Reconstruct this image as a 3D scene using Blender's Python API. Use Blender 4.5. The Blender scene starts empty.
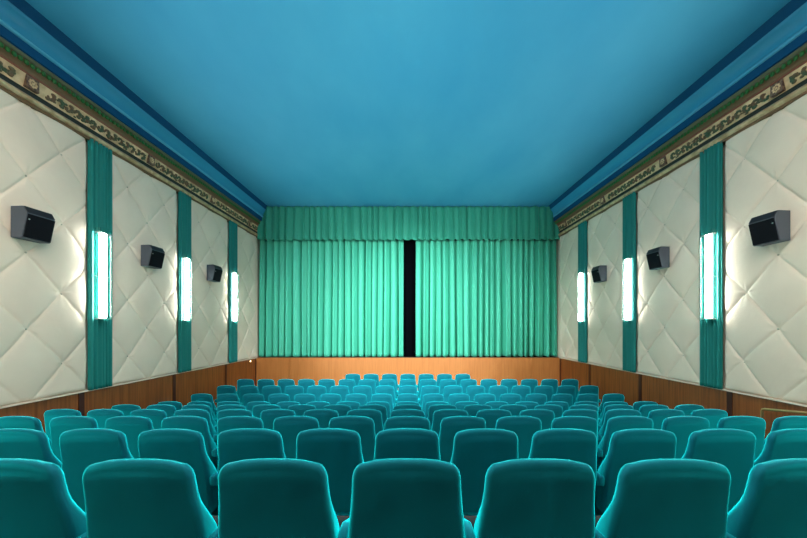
import bpy, math, random
import numpy as np
from mathutils import Vector
random.seed(7); rng = np.random.default_rng(7)
C = bpy.context.scene.collection
S_ = bpy.context.scene

# ---------------------------------------------------------------- camera, exposure, lights
F = 313.0; CZ = 2.35
cam = bpy.data.cameras.new('camera'); co = bpy.data.objects.new('camera', cam); C.objects.link(co)
cam.sensor_width = 36; cam.lens = 36 * F / 807.0
cam.shift_x = -4.5 / 807.0; cam.shift_y = 56.0 / 807.0
cam.clip_start = .02; cam.clip_end = 100
co.location = (0, 0, CZ); co.rotation_euler = (math.pi / 2, 0, 0)
S_.camera = co
S_.view_settings.view_transform = 'Standard'; S_.view_settings.look = 'None'
S_.view_settings.gamma = 1; S_.view_settings.use_curve_mapping = False
S_.view_settings.exposure = 0.08
w = bpy.data.worlds.new('world'); S_.world = w; w.use_nodes = True
w.node_tree.nodes['Background'].inputs[0].default_value = (.6, .8, .9, 1)
w.node_tree.nodes['Background'].inputs[1].default_value = .05

def area(name, loc, rot, sx, sy, power, col):
    l = bpy.data.lights.new(name, 'AREA'); l.shape = 'RECTANGLE'; l.size = sx; l.size_y = sy
    l.energy = power; l.color = col
    o = bpy.data.objects.new(name, l); C.objects.link(o); o.location = loc; o.rotation_euler = rot
    return o
R = math.radians
# added fill light under the ceiling over the near rows, no fixture there
area('overhead_fill', (0, 1.6, 6.5), (0, 0, 0), 8.0, 2.0, 430, (1, .91, .76))
# added unseen spots near the rear wall that brighten the ceiling
for x in (-2.4, 2.4):
    l = bpy.data.lights.new('ceiling_fill', 'SPOT'); l.energy = 1350; l.spot_size = R(52); l.spot_blend = 1; l.shadow_soft_size = .4; l.color = (1, 1, .97)
    o = bpy.data.objects.new('ceiling_fill', l); C.objects.link(o); o.location = (x, -2.1, 3.2)
    d = Vector((x * .5, 7.6, 6.6)) - o.location; o.rotation_euler = d.to_track_quat('-Z', 'Y').to_euler()
# two added unseen spots high at the sides that brighten the curtain
for x in (-4.8, 4.8):
    l = bpy.data.lights.new('curtain_fill', 'SPOT'); l.energy = 6200; l.spot_size = R(46); l.spot_blend = 1; l.shadow_soft_size = .25; l.color = (.95, 1, .93)
    o = bpy.data.objects.new('curtain_fill', l); C.objects.link(o); o.location = (x, .3, 5.8)
    d = Vector((-x * .2, 11.2, 1.35)) - o.location; o.rotation_euler = d.to_track_quat('-Z', 'Y').to_euler()

# ---------------------------------------------------------------- materials
def mat(name, col, rough=.6, **kw):
    m = bpy.data.materials.new(name); m.use_nodes = True
    b = m.node_tree.nodes['Principled BSDF']
    b.inputs['Base Color'].default_value = (*col, 1); b.inputs['Roughness'].default_value = rough
    for k, v in kw.items():
        b.inputs[k.replace('_', ' ')].default_value = (*v, 1) if isinstance(v, tuple) else v
    return m
def nodes(m): return m.node_tree.nodes, m.node_tree.links, m.node_tree.nodes['Principled BSDF']
def noise_col(m, c1, c2, scale=(1, 1, 1), nscale=4, lo=.35, hi=.65, detail=6, coord='Object'):
    n, l, b = nodes(m)
    tc = n.new('ShaderNodeTexCoord'); mp = n.new('ShaderNodeMapping'); mp.inputs['Scale'].default_value = scale
    nt = n.new('ShaderNodeTexNoise'); nt.inputs['Scale'].default_value = nscale; nt.inputs['Detail'].default_value = detail
    cr = n.new('ShaderNodeValToRGB'); e = cr.color_ramp.elements
    e[0].position = lo; e[0].color = (*c1, 1); e[1].position = hi; e[1].color = (*c2, 1)
    l.new(tc.outputs[coord], mp.inputs[0]); l.new(mp.outputs[0], nt.inputs['Vector'])
    l.new(nt.outputs['Fac'], cr.inputs[0]); l.new(cr.outputs[0], b.inputs['Base Color'])
    return nt, cr
def bump(m, scale, strength, dist=.01, vec=(1, 1, 1), detail=4):
    n, l, b = nodes(m)
    tc = n.new('ShaderNodeTexCoord'); mp = n.new('ShaderNodeMapping'); mp.inputs['Scale'].default_value = vec
    nt = n.new('ShaderNodeTexNoise'); nt.inputs['Scale'].default_value = scale; nt.inputs['Detail'].default_value = detail
    bp = n.new('ShaderNodeBump'); bp.inputs['Strength'].default_value = strength; bp.inputs['Distance'].default_value = dist
    l.new(tc.outputs['Object'], mp.inputs[0]); l.new(mp.outputs[0], nt.inputs['Vector'])
    l.new(nt.outputs['Fac'], bp.inputs['Height']); l.new(bp.outputs[0], b.inputs['Normal'])

M = {}
M['ceil'] = mat('blue_ceiling_paint', (.1, .42, .6), .75); noise_col(M['ceil'], (.03, .33, .60), (.055, .40, .66), (1, .5, 1), .8, .3, .7, 8); bump(M['ceil'], 3, .15, .02)
M['cove'] = mat('blue_gloss_paint', (.03, .30, .55), .35)
M['cove_dark'] = mat('blue_paint_with_shade', (.004, .075, .20), .7, Specular_IOR_Level=.15)  # dark blue carries the shade of the cove recess in its colour
M['cove_highlight'] = mat('blue_paint_highlight', (.10, .45, .68), .4)  # lighter blue paints in the light caught by the cove's lip
M['cream'] = mat('cream_leatherette', (.62, .62, .52), .75); noise_col(M['cream'], (.77, .645, .54), (.83, .70, .59), nscale=1.5); bump(M['cream'], 9, .25, .015)
M['button'] = mat('cream_button', (.38, .37, .29), .5)
M['teal'] = mat('teal_drape', (.0, .21, .20), .75, Sheen_Weight=.4, Sheen_Roughness=.4, Sheen_Tint=(.2, .8, .75))
M['curtain'] = mat('mint_stage_curtain', (.06, .50, .36), .7, Sheen_Weight=.3, Sheen_Roughness=.4, Sheen_Tint=(.3, 1, .8))
M['valance'] = mat('green_valance', (.02, .30, .21), .7, Sheen_Weight=.3, Sheen_Roughness=.4, Sheen_Tint=(.3, 1, .8))
M['velvet'] = mat('teal_velvet', (.002, .115, .135), .8, Sheen_Weight=1.0, Sheen_Roughness=.2, Sheen_Tint=(.0, .9, .9), Specular_IOR_Level=.15)
noise_col(M['velvet'], (.0, .105, .155), (.001, .165, .235), (1, 1, 1.0), 6, .3, .7, 5); bump(M['velvet'], 30, .12, .004)
def velvet(m, col, rough):
    n, l, b = nodes(m); out = n['Material Output']
    b.inputs['Sheen Weight'].default_value = 0
    sh = n.new('ShaderNodeBsdfSheen'); sh.distribution = 'ASHIKHMIN'; sh.inputs['Color'].default_value = (*col, 1); sh.inputs['Roughness'].default_value = rough
    s2 = n.new('ShaderNodeAddShader'); l.new(sh.outputs[0], s2.inputs[0]); l.new(sh.outputs[0], s2.inputs[1])
    ad = n.new('ShaderNodeAddShader'); l.new(b.outputs[0], ad.inputs[0]); l.new(s2.outputs[0], ad.inputs[1]); l.new(ad.outputs[0], out.inputs['Surface'])
velvet(M['velvet'], (.0, .74, .84), .36)
M['velvet_dark'] = mat('teal_armrest_cloth', (.002, .17, .18), .8, Sheen_Weight=.6, Sheen_Roughness=.35, Sheen_Tint=(.1, .9, .9))
M['metal'] = mat('black_metal', (.02, .02, .022), .4, Metallic=.6)
M['wood'] = mat('walnut_veneer', (.2, .06, .015), .4)
noise_col(M['wood'], (.16, .043, .008), (.36, .11, .022), (1, 9, .35), 3, .3, .75, 8)
M['wood_dark'] = mat('dark_red_wood', (.05, .008, .004), .4)
M['orange'] = mat('orange_veneer', (.58, .24, .07), .5); noise_col(M['orange'], (.42, .15, .035), (.50, .19, .05), (8, 1, .5), 3, .3, .7, 8)
M['carpet'] = mat('dark_carpet', (.03, .04, .045), .95); bump(M['carpet'], 200, .4)
M['black'] = mat('black_cloth', (.002, .0025, .004), 1, Specular_IOR_Level=0.0)
M['rear'] = mat('rear_wall_paint', (.45, .5, .42), .8)
M['gold'] = mat('gilt_moulding', (.55, .40, .25), .4, Metallic=.25)
noise_col(M['gold'], (.50, .33, .18), (.80, .60, .38), (1, 1, 1), 8)
M['brown'] = mat('brown_moulding', (.17, .09, .04), .5)
M['groove'] = mat('dark_groove_paint', (.02, .022, .02), .6)
M['redline'] = mat('red_brown_line', (.28, .08, .05), .5)
M['olive'] = mat('grey_olive_moulding', (.12, .12, .07), .5)
M['frieze'] = mat('frieze_ground', (.6, .48, .33), .6); noise_col(M['frieze'], (.50, .32, .17), (.85, .62, .38), (1, 1, 1), 7)
M['leaf'] = mat('frieze_leaf_paint', (.12, .17, .1), .6); noise_col(M['leaf'], (.05, .10, .055), (.16, .09, .05), (1, 1, 1), 9, .42, .58)
M['rosette'] = mat('rosette_brown', (.14, .07, .045), .6); noise_col(M['rosette'], (.07, .035, .03), (.26, .15, .10), (1, 1, 1), 30)
M['bead'] = mat('green_bead_paint', (.02, .15, .03), .5)
M['spk'] = mat('speaker_cabinet', (.06, .07, .095), .5)
M['grille'] = mat('speaker_grille_cloth', (.003, .004, .008), .9, Specular_IOR_Level=.2)
M['spk_top'] = mat('speaker_top', (.012, .012, .018), .5)
M['brass'] = mat('brass_rail', (.45, .33, .14), .35, Metallic=.7)
M['chrome'] = mat('sconce_metal', (.5, .55, .55), .3, Metallic=.9)
def emis(name, col, s):
    m = mat(name, col, .4); n, l, b = nodes(m)
    b.inputs['Emission Color'].default_value = (*col, 1); b.inputs['Emission Strength'].default_value = s
    return m
M['lamp'] = emis('lit_opal_glass', (1, .98, .90), 84)
M['spot'] = emis('small_lit_lens', (1, .75, .4), 8)
g = mat('clear_glass', (.85, 1, .97), .05, Transmission_Weight=1.0); g.node_tree.nodes['Principled BSDF'].inputs['IOR'].default_value = 1.3
M['glass'] = g

# ---------------------------------------------------------------- mesh helpers
def mesh(name, v, f, m, smooth=False):
    me = bpy.data.meshes.new(name)
    me.from_pydata([tuple(map(float, p)) for p in v], [], [tuple(map(int, q)) for q in f])
    me.materials.append(m)
    if smooth: me.polygons.foreach_set('use_smooth', [True] * len(me.polygons))
    me.update(); return me
def link(name, me, parent=None, loc=(0, 0, 0)):
    o = bpy.data.objects.new(name, me); C.objects.link(o); o.location = loc
    if parent: o.parent = parent
    return o
def tag(o, label=None, cat=None, group=None, kind=None):
    for k, v in (('label', label), ('category', cat), ('group', group), ('kind', kind)):
        if v: o[k] = v
    return o
def empty(name, loc, label=None, cat=None, group=None, kind=None, rz=0):
    o = bpy.data.objects.new(name, None); C.objects.link(o); o.location = loc; o.rotation_euler.z = rz
    o.empty_display_size = .1
    return tag(o, label, cat, group, kind)
class MB:
    def __init__(s): s.v = []; s.f = []
    def add(s, v, f):
        k = len(s.v); s.v += list(v); s.f += [tuple(i + k for i in q) for q in f]
    def box(s, x0, x1, y0, y1, z0, z1):
        s.add([(x, y, z) for x in (x0, x1) for y in (y0, y1) for z in (z0, z1)],
              [(0, 1, 3, 2), (4, 6, 7, 5), (0, 4, 5, 1), (2, 3, 7, 6), (0, 2, 6, 4), (1, 5, 7, 3)])
    def prism(s, prof, a, b, axis='y'):       # prof = list of (x,z), swept along y
        n = len(prof)
        s.add([(p[0], a, p[1]) for p in prof] + [(p[0], b, p[1]) for p in prof],
              [(i, (i + 1) % n, n + (i + 1) % n, n + i) for i in range(n)] + [tuple(range(n))[::-1], tuple(range(n, 2 * n))])
    def tube(s, pts, r, n=10):
        rings = []
        for i, p in enumerate(pts):
            p = Vector(p); d = (Vector(pts[min(i + 1, len(pts) - 1)]) - Vector(pts[max(i - 1, 0)])).normalized()
            a = d.orthogonal().normalized() if i == 0 else (rings[-1][1] - d * d.dot(rings[-1][1])).normalized()
            rings.append((p, a, d.cross(a)))
        v = [p + (a * math.cos(t) + b * math.sin(t)) * r for p, a, b in rings for t in [2 * math.pi * k / n for k in range(n)]]
        f = [(i * n + k, i * n + (k + 1) % n, (i + 1) * n + (k + 1) % n, (i + 1) * n + k) for i in range(len(pts) - 1) for k in range(n)]
        f += [tuple(range(n))[::-1], tuple(range((len(pts) - 1) * n, len(pts) * n))]
        s.add(v, f)
    def ball(s, c, rx, ry, rz, n=8, m=5):
        v = []; f = []
        for i in range(m + 1):
            a = math.pi * i / m
            for k in range(n):
                t = 2 * math.pi * k / n
                v.append((c[0] + rx * math.sin(a) * math.cos(t), c[1] + ry * math.sin(a) * math.sin(t), c[2] + rz * math.cos(a)))
        for i in range(m):
            for k in range(n): f.append((i * n + k, i * n + (k + 1) % n, (i + 1) * n + (k + 1) % n, (i + 1) * n + k))
        s.add(v, f)
    def me(s, name, m, smooth=False): return mesh(name, s.v, s.f, m, smooth)
def grid(X, Y, Z, name, m, thick=0, smooth=True):
    a, b = X.shape
    v = np.stack([X, Y, Z], -1).reshape(-1, 3)
    i = np.arange(a * b).reshape(a, b)
    f = np.stack([i[:-1, :-1], i[1:, :-1], i[1:, 1:], i[:-1, 1:]], -1).reshape(-1, 4)
    me = bpy.data.meshes.new(name)
    me.vertices.add(len(v)); me.vertices.foreach_set('co', v.astype(np.float32).ravel())
    me.loops.add(f.size); me.loops.foreach_set('vertex_index', f.astype(np.int32).ravel())
    me.polygons.add(len(f)); me.polygons.foreach_set('loop_start', np.arange(0, f.size, 4, dtype=np.int32))
    me.update(calc_edges=True); me.validate()
    me.materials.append(m)
    if smooth: me.polygons.foreach_set('use_smooth', [True] * len(f))
    return me
def solidify(o, t, off=0):
    md = o.modifiers.new('s', 'SOLIDIFY'); md.thickness = t; md.offset = off
def bevel(o, wd, seg=3):
    md = o.modifiers.new('b', 'BEVEL'); md.width = wd; md.segments = seg; md.limit_method = 'ANGLE'

# ---------------------------------------------------------------- room
XW = 5.42; YB = 11.2; Y0 = -2.5
ZC = CZ + 4.26                       # ceiling
def zb(y): return CZ - 1.085 - (y - 4.2) * .0105     # lower edge of the padded wall
ZT = CZ + 3.125                       # upper edge of the padded wall
ROW = [1.256 + .9 * n for n in range(10)]
FL = [max(0, .895 - .17 * n) for n in range(10)]; FL[5] = .055; FL[:5] = [.915, .742, .568, .395, .224]
b = MB()
b.box(-XW - .3, XW + .3, Y0 - .2, ROW[1] - .22, -.3, FL[0])
for n in range(1, 6): b.box(-XW - .3, XW + .3, ROW[n] - .22, ROW[n + 1] - .22, -.3, FL[n])
b.box(-XW - .3, XW + .3, ROW[6] - .22, YB + 1.5, -.3, 0)
tag(link('floor', b.me('floor', M['carpet'])), kind='structure')
b = MB(); b.box(-XW - .3, XW + .3, Y0 - .2, YB + 1.5, ZC, ZC + .2)
tag(link('ceiling', b.me('ceiling', M['ceil'])), kind='structure')
for s, nm in ((-1, 'left'), (1, 'right')):
    b = MB(); xs = sorted((s * (XW + .06), s * (XW + .3))); b.box(xs[0], xs[1], Y0 - .2, YB + 1.5, -.3, ZC)
    tag(link('wall_' + nm, b.me('wall', M['cream'])), kind='structure')
b = MB(); b.box(-XW - .3, XW + .3, YB + 1.3, YB + 1.5, -.3, ZC)
tag(link('wall_front', b.me('wall', M['black'])), kind='structure')
b = MB(); b.box(-XW - .3, XW + .3, Y0 - .2, Y0, -.3, ZC)
tag(link('wall_rear', b.me('wall', M['rear'])), kind='structure')

# stage body with its veneer front
b = MB(); b.box(-XW - .055, XW + .055, YB + .03, YB + 1.29, 0, CZ - 1.19)
st = tag(link('stage', b.me('stage', M['black'])), 'low stage with orange wood veneer front below the mint curtain', 'stage')
for x0, x1 in ((-XW - .055, -4.262), (-4.25, 4.43), (4.442, XW + .055)):
    b = MB(); b.box(x0, x1, YB, YB + .03, 0, CZ - 1.172); link('front_panel', b.me('front_panel', M['orange']), st)
b = MB(); b.box(-XW - .05, XW + .05, YB - .012, YB + .06, CZ - 1.172, CZ - 1.158)
link('stage_nosing', b.me('stage_nosing', M['brown']), st)

# wainscot
strips = {-1: [5.48 + 2.065 * k for k in (-2, -1, 0, 1, 2)], 1: [5.56 + 2.035 * k for k in (-2, -1, 0, 1, 2)]}
tn = 1
for s, nm in ((-1, 'left'), (1, 'right')):
    r = empty('trim_%d' % tn, (0, 0, 0), 'dark walnut wainscot along the %s wall below the padding' % nm, kind='structure'); tn += 1
    cuts = [Y0] + [c - .28 for c in strips[s]] + [YB - .03]
    for i in range(len(cuts) - 1):
        a, e = cuts[i] + (.045 if i else 0), cuts[i + 1] - .045
        b = MB(); xa, xb = sorted((s * (XW + .01), s * (XW + .06)))
        b.add([(x, y, z) for x in (xa, xb) for y in (a, e) for z in (0, zb(y) - .01)],
              [(0, 1, 3, 2), (4, 6, 7, 5), (0, 4, 5, 1), (2, 3, 7, 6), (0, 2, 6, 4), (1, 5, 7, 3)])
        link('wood_panel', b.me('wood_panel', M['wood']), r)
        b = MB(); y = cuts[i + 1]; xa, xb = sorted((s * (XW + .0), s * (XW + .06))); b.box(xa, xb, y - .045, y + (.045 if i < 5 else .02), 0, zb(y) - .012)
        link('post', b.me('post', M['wood_dark']), r)
    b = MB(); xa, xb = sorted((s * (XW - .035), s * (XW + .06)))
    b.add([(x, y, zb(y) + dz) for x in (xa, xb) for y in (Y0, YB) for dz in (-.022, .0)],
          [(0, 1, 3, 2), (4, 6, 7, 5), (0, 4, 5, 1), (2, 3, 7, 6), (0, 2, 6, 4), (1, 5, 7, 3)])
    link('ledge', b.me('ledge', M['cream']), r)

# cornices: profile given as (distance from the wall, height over the eye)
def sweep(prof, s, m, name, parent, y0=Y0, y1=YB + .03, smooth=False):
    P = [(s * (XW - u), CZ + z) for u, z in prof]
    n = len(P); v = [(x, y0, z) for x, z in P] + [(x, y1, z) for x, z in P]
    f = [(i, i + 1, n + i + 1, n + i) for i in range(n - 1)]
    return link(name, mesh(name, v, f, m, smooth), parent)
def arc(u0, z0, u1, z1, bul, n=8):
    out = []
    for i in range(n + 1):
        t = i / n; q = math.sin(math.pi * t) * bul
        dx, dz = u1 - u0, z1 - z0; L = math.hypot(dx, dz)
        out.append((u0 + dx * t + dz / L * q, z0 + dz * t - dx / L * q))
    return out
for s, nm in ((-1, 'left'), (1, 'right')):
    r = empty('trim_%d' % tn, (0, 0, 0), 'gilded frieze cornice with painted leaves along the %s wall' % nm, kind='structure'); tn += 1
    sweep([(-.06, 3.12), (.05, 3.12), (.055, 3.145), (.035, 3.17)], s, M['brown'], 'lower_fillet', r)
    sweep([(.035, 3.17), (.04, 3.17)] + arc(.04, 3.17, .05, 3.25, .030) + [(.03, 3.265)], s, M['gold'], 'gilt_roll', r, smooth=True)
    sweep([(.03, 3.265), (.012, 3.28), (.012, 3.32), (.03, 3.335)], s, M['groove'], 'groove', r)
    sweep([(.03, 3.335), (.075, 3.52)], s, M['frieze'], 'frieze_band', r)
    sweep([(.075, 3.52), (.09, 3.522), (.09, 3.54)], s, M['redline'], 'red_line', r)
    sweep([(.09, 3.54)] + arc(.09, 3.54, .13, 3.60, -.012, 6) + [(.135, 3.67)], s, M['brown'], 'cyma', r, smooth=True)
    sweep([(.135, 3.67)] + arc(.135, 3.67, .17, 3.72, .01, 5), s, M['olive'], 'olive_fillet', r, smooth=True)
    b = MB(); y = 1.2
    while y < YB:
        b.ball((s * (XW - .145), y, CZ + 3.632), .022, .030, .036, 8, 5); y += .068
    link('bead_row', b.me('bead_row', M['bead'], True), r)
    # leaf scrolls in relief on the frieze
    ctr = [c - 2.05 / 2 for c in strips[s]] + [strips[s][-1] + 1.03]
    b = MB(); y = 1.2; k = 0
    while y < YB - .1:
        if min(abs(y - c) for c in ctr) > .16:
            zc = 3.425; sg = 1 if k % 2 else -1
            def lf(yy, zz, ry, rz): b.ball((s * (XW - (.03 + (zz - 3.335) * .243) - .004), yy, CZ + zz), .016, ry * 1.2, rz * 1.15, 8, 5)
            for q in range(6):
                t = q / 5.0; ang = sg * (t * 3.6 - .9); rad = .050 * (1 - .3 * t)
                lf(y + rad * math.cos(ang), zc + rad * math.sin(ang), .024 * (1.2 - .6 * t) + rng.uniform(-.004, .006), .020 * (1.2 - .4 * t))
            for q in range(5):
                lf(y + rng.uniform(-.06, .06), zc - .03 + rng.uniform(-.04, .07), rng.uniform(.012, .026), rng.uniform(.009, .018))
        y += .125; k += 1
    link('leaf_relief', b.me('leaf_relief', M['leaf'], True), r)
    for c in ctr:
        if c < 1: continue
        bx = MB(); x0, x1 = sorted((s * (XW - .01), s * (XW - .085))); bx.box(x0, x1, c - .075, c + .075, CZ + 3.345, CZ + 3.515)
        ro = link('rosette_block', bx.me('rosette_block', M['rosette']), r)
        bx = MB(); x = s * (XW - .087)
        for q in range(8):
            a = q * math.pi / 4
            bx.ball((x, c + .04 * math.cos(a), CZ + 3.43 + .045 * math.sin(a)), .008, .018, .018, 7, 4)
        bx.ball((x, c, CZ + 3.43), .014, .02, .02, 8, 5)
        link('rosette_petals', bx.me('rosette_petals', M['frieze'], True), ro)
    # blue stepped cove above
    r = empty('trim_%d' % tn, (0, 0, 0), 'blue painted stepped cove moulding under the ceiling on the %s side' % nm, kind='structure'); tn += 1
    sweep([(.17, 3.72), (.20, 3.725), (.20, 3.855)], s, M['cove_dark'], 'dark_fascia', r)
    sweep(arc(.20, 3.855, .225, 3.90, .02, 6), s, M['cove_highlight'], 'bead_moulding', r, smooth=True)
    sweep([(.225, 3.90)] + arc(.225, 3.90, .33, 4.10, -.03, 10) + [(.335, 4.125)], s, M['cove'], 'cove_curve', r, smooth=True)
    sweep([(.335, 4.125), (.345, 4.15)] + arc(.345, 4.15, .395, 4.262, .0, 4), s, M['cove_dark'], 'shade_band', r)  # shade below the ceiling edge, put in as a dark blue strip

# ---------------------------------------------------------------- padded wall panels
ORD = ['nearest', 'second', 'third', 'fourth', 'fifth']
def pad(s, y0, y1, yc, label, seed):
    rg = np.random.default_rng(seed + 100)
    ny = max(8, int((y1 - y0) / .0135)); nz = 300
    y = np.linspace(y0, y1, ny)[:, None] * np.ones((1, nz)); t = np.linspace(0, 1, nz)[None, :]
    z = zb(y) + (ZT - zb(y)) * t
    u = (y - yc); v = z - (CZ - .06)
    # gentle irregularity of the seams
    for _ in range(4):
        a1, a2, p1, p2 = rg.uniform(1.5, 4), rg.uniform(1.5, 4), rg.uniform(0, 6), rg.uniform(0, 6)
        u = u + .010 * np.sin(a1 * z + p1); v = v + .012 * np.sin(a2 * y * 1.3 + p2)
    PX, PZ = .91, 1.09
    a = u / PX + v / PZ; c = u / PX - v / PZ
    da = np.abs(a - np.round(a)); dc = np.abs(c - np.round(c))
    # seams sag a little between the buttons
    d = np.minimum(da, dc); o = np.maximum(da, dc)
    belly = np.clip(np.abs(np.sin(np.pi * a) * np.sin(np.pi * c)), 0, 1) ** .55
    h = .030 * belly + .017 * (1 - np.exp(-(d / .022) ** 1.0))
    ra = np.hypot(da * .71, dc * .71)
    h = h - .016 * np.exp(-(ra / .055) ** 1.3)
    # pull wrinkles fanning out from the buttons
    th = np.arctan2(c - np.round(c), a - np.round(a)); cell = np.round(a) * 3.7 + np.round(c) * 1.9
    h = h + .0035 * np.sin(th * 7 + cell * 2.3) * np.exp(-((ra - .09) / .075) ** 2)
    h = h + .0022 * np.sin(th * 12 + cell * 5.1) * np.exp(-((ra - .07) / .05) ** 2)
    edge = np.minimum(np.minimum(y - y0, y1 - y), np.minimum(z - zb(y), ZT + .05 - z))
    h = (h + .012) * (1 - np.exp(-edge / .018)) - .004
    x = s * (XW + .012 - h)
    if s > 0: x, y, z = x[::-1], y[::-1], z[::-1]
    me = grid(x, y, z, 'padded_wall_panel', M['cream'])
    ob = tag(link('padded_wall_panel', me), label, 'wall padding', 'tufted panels on the side walls'); solidify(ob, .05, -1)
    for i in range(-3, 4):
        for j in range(-3, 8):
            if (i + j) % 2: continue
            by = yc + i * PX / 2; bz = CZ - .06 + j * PZ / 2
            if by < y0 + .03 or by > y1 - .03 or bz < zb(by) + .05 or bz > ZT - .05: continue
            k = MB(); k.ball((s * (XW + .012), by, bz), .012, .014, .014, 10, 6); link('button', k.me('button', M['button'], True), ob)
for s, nm in ((-1, 'left'), (1, 'right')):
    st_ = strips[s]; p = st_[1] - st_[0]; hw = .205
    spans = [(st_[0] + hw, st_[1] - hw)] + [(st_[i] + hw, st_[i + 1] - hw) for i in (1, 2, 3)] + [(st_[4] + hw, YB - .06)]
    names = ['just outside the picture beside the viewer', 'around its nearest speaker', 'around its middle speaker', 'around its farthest speaker', 'narrow one beside the stage curtain']
    for i, (a, e) in enumerate(spans):
        pad(s, a, e, (a + p / 2 - hw) + (.05 if s > 0 else 0), 'cream diamond tufted padding on the %s wall, %s' % (nm, names[i]), 10 * i + s)

# ---------------------------------------------------------------- wall drapes and sconces
def drape(s, yc, label, seed):
    rg = np.random.default_rng(seed + 100); n = 120; m = 60
    t = np.linspace(0, 1, n)[:, None] * np.ones((1, m)); z0 = zb(yc) - .004
    z = z0 + (ZT + .03 - z0) * np.linspace(0, 1, m)[None, :] * np.ones((n, 1))
    ph = rg.uniform(0, 6); f = rg.uniform(5.6, 6.6)
    PP = 2 * np.pi * f * t + ph + 1.1 * np.sin(6 * t + seed) + .12 * np.sin(z * 1.7 + seed)
    dep = .062 * (np.abs(np.sin(PP / 2)) ** .8 - .5) + .006 * np.sin(PP * 1.7 + 1)
    y = yc - .205 + .398 * t
    x = s * (XW - .048 - dep)
    if s > 0: x, y, z = x[::-1], y[::-1], z[::-1]
    o = tag(link('wall_drape', grid(x, y, z, 'wall_drape', M['teal'])), label, 'drape', 'teal drapes between the wall panels'); solidify(o, .006)
def sconce(s, yc, label):
    r = empty('wall_sconce', (s * (XW - .095), yc - .055, CZ + .10), label, 'wall lamp', 'tall glass lamps on the side walls')
    b = MB(); x0, x1 = sorted((s * .0, -s * .012)); b.box(x0, x1, -.045, .045, .0, 1.5); o = link('back_plate', b.me('back_plate', M['chrome']), r)
    for k in range(2):
        b = MB(); x0, x1 = sorted((-s * .025, -s * .068)); b.box(x0, x1, -.05, .05, .02 + .735 * k, .745 + .735 * k)
        o = link('opal_diffuser', b.me('opal_diffuser', M['lamp']), r); bevel(o, .02)
    for k in (-1, 1):
        b = MB(); x0, x1 = sorted((-s * .012, -s * .09)); b.box(x0, x1, k * .1 - .004, k * .1 + .004, .02, 1.56)
        link('glass_side', b.me('glass_side', M['glass']), r)
    for z in (0, .738, 1.478):
        b = MB(); x0, x1 = sorted((-s * .0, -s * (.09 if z != .738 else .082))); q = .018 if z != .738 else .006; b.box(x0, x1, -.106, .106, z, z + q)
        link('clasp', b.me('clasp', M['chrome']), r)
PL = ['out of the picture beside the viewer', 'out of the picture near the viewer', 'nearest', 'middle', 'farthest']
for s, nm in ((-1, 'left'), (1, 'right')):
    for i, y in enumerate(strips[s]):
        if i < 1: 
            continue
        which = PL[i] if i >= 2 else 'out of the picture'
        if i >= 2:
            drape(s, y, 'teal pleated drape strip behind the %s lamp of the %s wall' % (which, nm), i * 2 + s + 5)
            sconce(s, y, '%s tall glowing glass sconce on the %s wall' % (which, nm))
        else:
            drape(s, y, 'teal pleated drape strip on the %s wall beside the viewer, outside the picture' % nm, i * 2 + s + 5)
            sconce(s, y, 'tall glowing glass sconce on the %s wall beside the viewer, outside the picture' % nm)

# ---------------------------------------------------------------- speakers
def speaker(s, yc, label):
    r = empty('wall_speaker', (s * (XW - .035), yc - .04, CZ + 1.19), label, 'speaker', 'black surround speakers on the side walls')
    P = [(0, 0.0), (0, .425), (.17, .43), (.225, .335), (.15, .0)]
    b = MB(); prof = [(-s * u, z) for u, z in P]
    if s < 0: prof = prof[::-1]
    b.prism(prof, -.168, .172); o = link('cabinet', b.me('cabinet', M['spk']), r); bevel(o, .006)
    # grille on the tilted front, dark cap on the top chamfer
    def slab(p, q, th, y0, y1, m, nmx):
        (u0, z0), (u1, z1) = p, q; L = math.hypot(u1 - u0, z1 - z0); nx, nz = (z1 - z0) / L, -(u1 - u0) / L
        if nx < 0: nx, nz = -nx, -nz
        pr = [(-s * u0, z0), (-s * u1, z1), (-s * (u1 + nx * th), z1 + nz * th), (-s * (u0 + nx * th), z0 + nz * th)]
        bb = MB(); bb.prism(pr, y0, y1); oo = link(nmx, bb.me(nmx, m), r); return oo
    slab((.153, .012), (.222, .325), .012, -.156, .165, M['grille'], 'grille')
    slab((.222, .342), (.174, .425), .008, -.16, .167, M['spk_top'], 'top_baffle')
    bb = MB(); bb.tube([(-s * .219, -.14, .255), (-s * .226, -.14, .252)], .009, 10)
    link('badge', bb.me('badge', M['chrome']), r)
    bb = MB(); x0, x1 = sorted((s * .075, 0)); bb.box(x0, x1, -.04, .04, .15, .28); link('bracket', bb.me('bracket', M['metal']), r)
for s, nm in ((-1, 'left'), (1, 'right')):
    for i, w_ in ((1, 'nearest'), (2, 'middle'), (3, 'farthest')):
        y = (strips[s][i] + strips[s][i + 1]) / 2
        speaker(s, y + (0 if s < 0 else .07), '%s black angled loudspeaker on the padded %s wall' % (w_, nm))

# small lit spot on the wood near the left corner of the stage
r = empty('step_lamp', (-(XW + .008), 10.72, CZ - 1.24), 'tiny lit brass lamp low on the left wood panelling beside the stage', 'lamp')
b = MB(); b.box(0, .03, -.05, .05, -.04, .04); o = link('housing', b.me('housing', M['brass']), r); bevel(o, .006)
b = MB(); b.ball((.033, 0, 0), .012, .03, .025, 10, 6); link('lens', b.me('lens', M['spot'], True), r)

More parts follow.
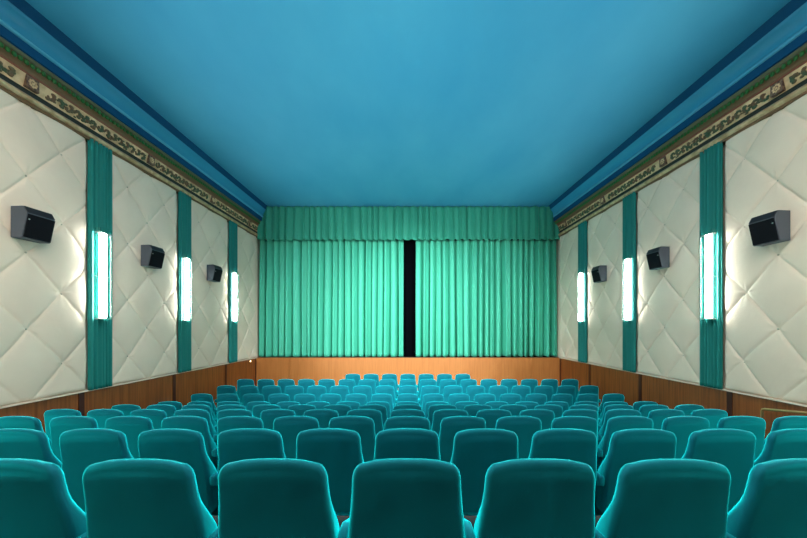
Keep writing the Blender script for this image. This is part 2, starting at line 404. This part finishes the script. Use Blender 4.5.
# ---------------------------------------------------------------- stage curtains
def curtain(x0, x1, z0, z1, yc, folds, amp, m, name, label, seed, scal=.0, nz=40, dens=26):
    rg = np.random.default_rng(seed + 100); n = int(folds * dens)
    t = np.linspace(0, 1, n); 
    # irregular fold phase
    k = np.arange(1, 9); ph = 2 * np.pi * folds * t
    for q in range(5): ph = ph + rg.uniform(.3, .9) * np.sin(2 * np.pi * rg.uniform(1, folds / 4) * t + rg.uniform(0, 6))
    A = 1 + .35 * np.sin(2 * np.pi * t * folds * .37 + rg.uniform(0, 6)) * np.cos(2 * np.pi * t * 2.3 + rg.uniform(0, 6))
    zz = np.linspace(0, 1, nz)[None, :]
    flare = (.8 + .35 * (1 - zz))
    P = ph[:, None] + .25 * np.sin(3 * zz + t[:, None] * 17)
    wv = 2.2 * np.abs(np.sin(P / 2)) ** .9 - 1.2 + .16 * np.sin(2.6 * P + 1.7)
    y = yc - amp * A[:, None] * flare * wv
    x = (x0 + (x1 - x0) * t)[:, None] + .35 * amp * np.cos(P) * flare
    z = z0 + (z1 - z0) * zz + scal * (np.sin(P) * .5 + .5) * (1 - zz) ** 6 + 0 * x
    return tag(link(name, grid(x, y, z, name, m)), *label)
ztop = CZ + 4.20
o = curtain(-XW, -.19, CZ - 1.15, CZ + 3.12, YB + .27, 22, .13, M['curtain'], 'stage_curtain', ('left half of the mint green pleated stage curtain', 'curtain', 'stage curtain halves'), 3, .02); solidify(o, .006)
o = curtain(.26, XW + .02, CZ - 1.15, CZ + 3.12, YB + .27, 21, .13, M['curtain'], 'stage_curtain', ('right half of the mint green pleated stage curtain', 'curtain', 'stage curtain halves'), 8, .02); solidify(o, .006)
o = curtain(-XW, XW + .02, CZ + 3.03, ztop + .04, YB + .005, 42, .05, M['valance'], 'curtain_valance', ('gathered green valance across the top of the stage curtain', 'valance'), 5, .04, 14); solidify(o, .006)
b = MB(); b.box(-XW, XW, YB + .10, YB + .20, CZ + 4.215, ZC - .002)
tag(link('trim_%d' % tn, b.me('trim', M['cove'])), kind='structure'); tn += 1
b = MB(); b.box(-.5, .6, YB + .5, YB + .53, CZ - 1.185, CZ + 3.9)
tag(link('screen_masking', b.me('screen_masking', M['black'])), 'black masking cloth in the gap between the curtain halves', 'cloth')

# ---------------------------------------------------------------- handrail
X = 5.0; b = MB()
rr = empty('handrail', (X, 4.42, FL[3]), 'brass handrail at the right end of the near rows by the wall', 'handrail')
z0 = CZ - 1.185 - FL[3]; f0 = 0
pts = [(0, -1.9, z0 + .165 * 1.9), (0, -.03, z0 + .004), (0, -.008, z0 - .006), (0, 0, z0 - .03), (0, 0, .0)]
b.tube(pts, .017, 10); link('rail_tube', b.me('rail_tube', M['brass'], True), rr)
b = MB(); b.tube([(0, -1.85, z0 + .30), (0, -1.85, FL[1] - FL[3])], .016, 10); link('rail_post', b.me('rail_post', M['brass'], True), rr)
b = MB(); b.tube([(0, 0, 0), (0, 0, .012)], .045, 16); link('base_flange', b.me('base_flange', M['brass'], True), rr)

# ---------------------------------------------------------------- cinema seats
def rrect(w_, t, r, nc=5, ne=6, nt=2):
    r = min(r, t / 2 * .98, w_ * .9); P = []
    cs = [(w_ - r, t - r, 0), (-w_ + r, t - r, 90), (-w_ + r, r, 180), (w_ - r, r, 270)]
    for i, (cx, cy, a0) in enumerate(cs):
        for k in range(nc + 1):
            a = R(a0 + 90 * k / nc); P.append((cx + r * math.cos(a), cy + r * math.sin(a)))
        nx = cs[(i + 1) % 4]; a = R(a0 + 90)
        p0 = P[-1]; an = R(nx[2]); p1 = (nx[0] + r * math.cos(an), nx[1] + r * math.sin(an))
        m = ne if i in (0, 2) else nt
        for k in range(1, m): P.append((p0[0] + (p1[0] - p0[0]) * k / m, p0[1] + (p1[1] - p0[1]) * k / m))
    return P
def sm(a, b_, x): x = min(1, max(0, (x - a) / (b_ - a))); return x * x * (3 - 2 * x)
def backrest():
    H = .885; rings = []
    def prm(z):
        wd = .224 + .026 * (1 - sm(.50, .86, z))
        t = .055 + .068 * (1 - sm(.50, .76, z))
        return wd, t, (H - z) * .15
    zs = list(np.linspace(.24, H - .055, 16))
    for z in zs:
        wd, t, yb = prm(z); 
        e = 0.02 * (1 - sm(.24, .29, z))
        rings.append([(x * (wd - e) / wd, y + yb - .006 * (1 - (x / wd) ** 2), z) for x, y in rrect(wd, t, .03)])
    wd0, t0, yb0 = prm(H - .055)
    for k in range(1, 9):
        p = R(90 * k / 8); z = H - .055 + .055 * math.sin(p)
        sw = wd0 - .036 * (1 - math.cos(p)); tt = max(.004, t0 * math.cos(p) ** .7)
        yb = yb0 + (t0 - tt) * .5 - .055 * .15 * math.sin(p)
        rings.append([(x, y + yb, z) for x, y in rrect(sw, tt, .03)])
    v = []
    for rg_ in rings:
        for x, y, z in rg_:
            ar = .034 * min(1, max(0, (z - .45) / .40))
            v.append((x, y, z - ar * (abs(x) / .224) ** 3))
    n = len(rings[0]); f = [(i * n + k, i * n + (k + 1) % n, (i + 1) * n + (k + 1) % n, (i + 1) * n + k) for i in range(len(rings) - 1) for k in range(n)]
    f += [tuple(range(n))[::-1], tuple(range((len(rings) - 1) * n, len(rings) * n))]
    return mesh('backrest', v, f, M['velvet'], True)
def softbox(name, x0, x1, y0, y1, z0, z1, m, bw):
    b = MB(); b.box(x0, x1, y0, y1, z0, z1); me = b.me(name, m, True)
    return me
me_back = backrest()
def bevmesh(me, wd, seg=3):
    import bmesh
    bm = bmesh.new(); bm.from_mesh(me); bmesh.ops.recalc_face_normals(bm, faces=bm.faces)
    bmesh.ops.bevel(bm, geom=list(bm.edges), offset=wd, segments=seg, profile=.5, affect='EDGES'); bm.to_mesh(me); bm.free(); return me
b = MB()   # tip-up cushion, folded against the back
q = [(.25, .13), (.35, .13), (.33, .42), (.25, .42)]
b.add([(x, y, z) for x in (-.225, .225) for y, z in q], [(0, 1, 2, 3), (7, 6, 5, 4), (0, 4, 5, 1), (1, 5, 6, 2), (2, 6, 7, 3), (3, 7, 4, 0)])
me_cush = bevmesh(b.me('seat_cushion', M['velvet'], True), .03, 3)
b = MB(); q = [(.05, .47), (.36, .37), (.39, .43), (.18, .535), (.05, .54)]
b.add([(x, y, z) for x in (-.0225, .0225) for y, z in q], [(0, 1, 2, 3, 4), (9, 8, 7, 6, 5)] + [(i, i + 5, (i + 1) % 5 + 5, (i + 1) % 5) for i in range(5)])
me_arm = bevmesh(b.me('armrest', M['velvet'], True), .014, 3)
b = MB(); b.box(-.015, .015, .15, .32, .04, .42); b.box(-.02, .02, .10, .36, 0, .04); me_std = b.me('side_standard', M['metal'])
b = MB(); b.box(-.24, .24, .20, .25, .26, .31); me_beam = b.me('seat_hinge_beam', M['metal'])
b = MB(); b.tube([(0, .225, .27), (0, .225, 0)], .018, 8); b.box(-.05, .05, .18, .27, 0, .01); me_leg = b.me('leg', M['metal'])
NUM = ['centre', 'first', 'second', 'third', 'fourth', 'fifth', 'sixth', 'seventh', 'eighth']
ROWN = ['row nearest the viewer', 'second row from the viewer', 'third row from the viewer', 'fourth row from the viewer', 'fifth row from the viewer',
        'sixth row from the viewer', 'seventh row from the viewer', 'eighth row from the viewer', 'ninth row from the viewer', 'short last row by the stage']
cols = [(-4, 4), (-6, 6), (-8, 7), (-8, 7)] + [(-8, 8)] * 5 + [(-3, 3)]
for n in range(10):
    for c in range(cols[n][0], cols[n][1] + 1):
        pos = 'the centre seat' if c == 0 else '%s %s of centre' % (NUM[abs(c)], 'left' if c < 0 else 'right')
        t = empty('cinema_seat', (c * .55 - .006, ROW[n], FL[n] + rng.uniform(-.004, .004) * 0), 'teal velvet cinema seat in the %s, %s' % (ROWN[n], pos), 'seat', 'teal velvet seats in rows')
        j = rng.uniform(-.006, .006)
        for nm_, me_ in (('backrest', me_back), ('seat_cushion', me_cush), ('seat_hinge_beam', me_beam), ('leg', me_leg)):
            o = bpy.data.objects.new(nm_, me_); C.objects.link(o); o.parent = t
            if nm_ == 'backrest': o.rotation_euler.x = j * .8
        for sx in ((-1, 1) if c == cols[n][0] else (1,)):
            o = bpy.data.objects.new('armrest', me_arm); C.objects.link(o); o.parent = t; o.location.x = sx * .2745
            q = bpy.data.objects.new('side_standard', me_std); C.objects.link(q); q.parent = o
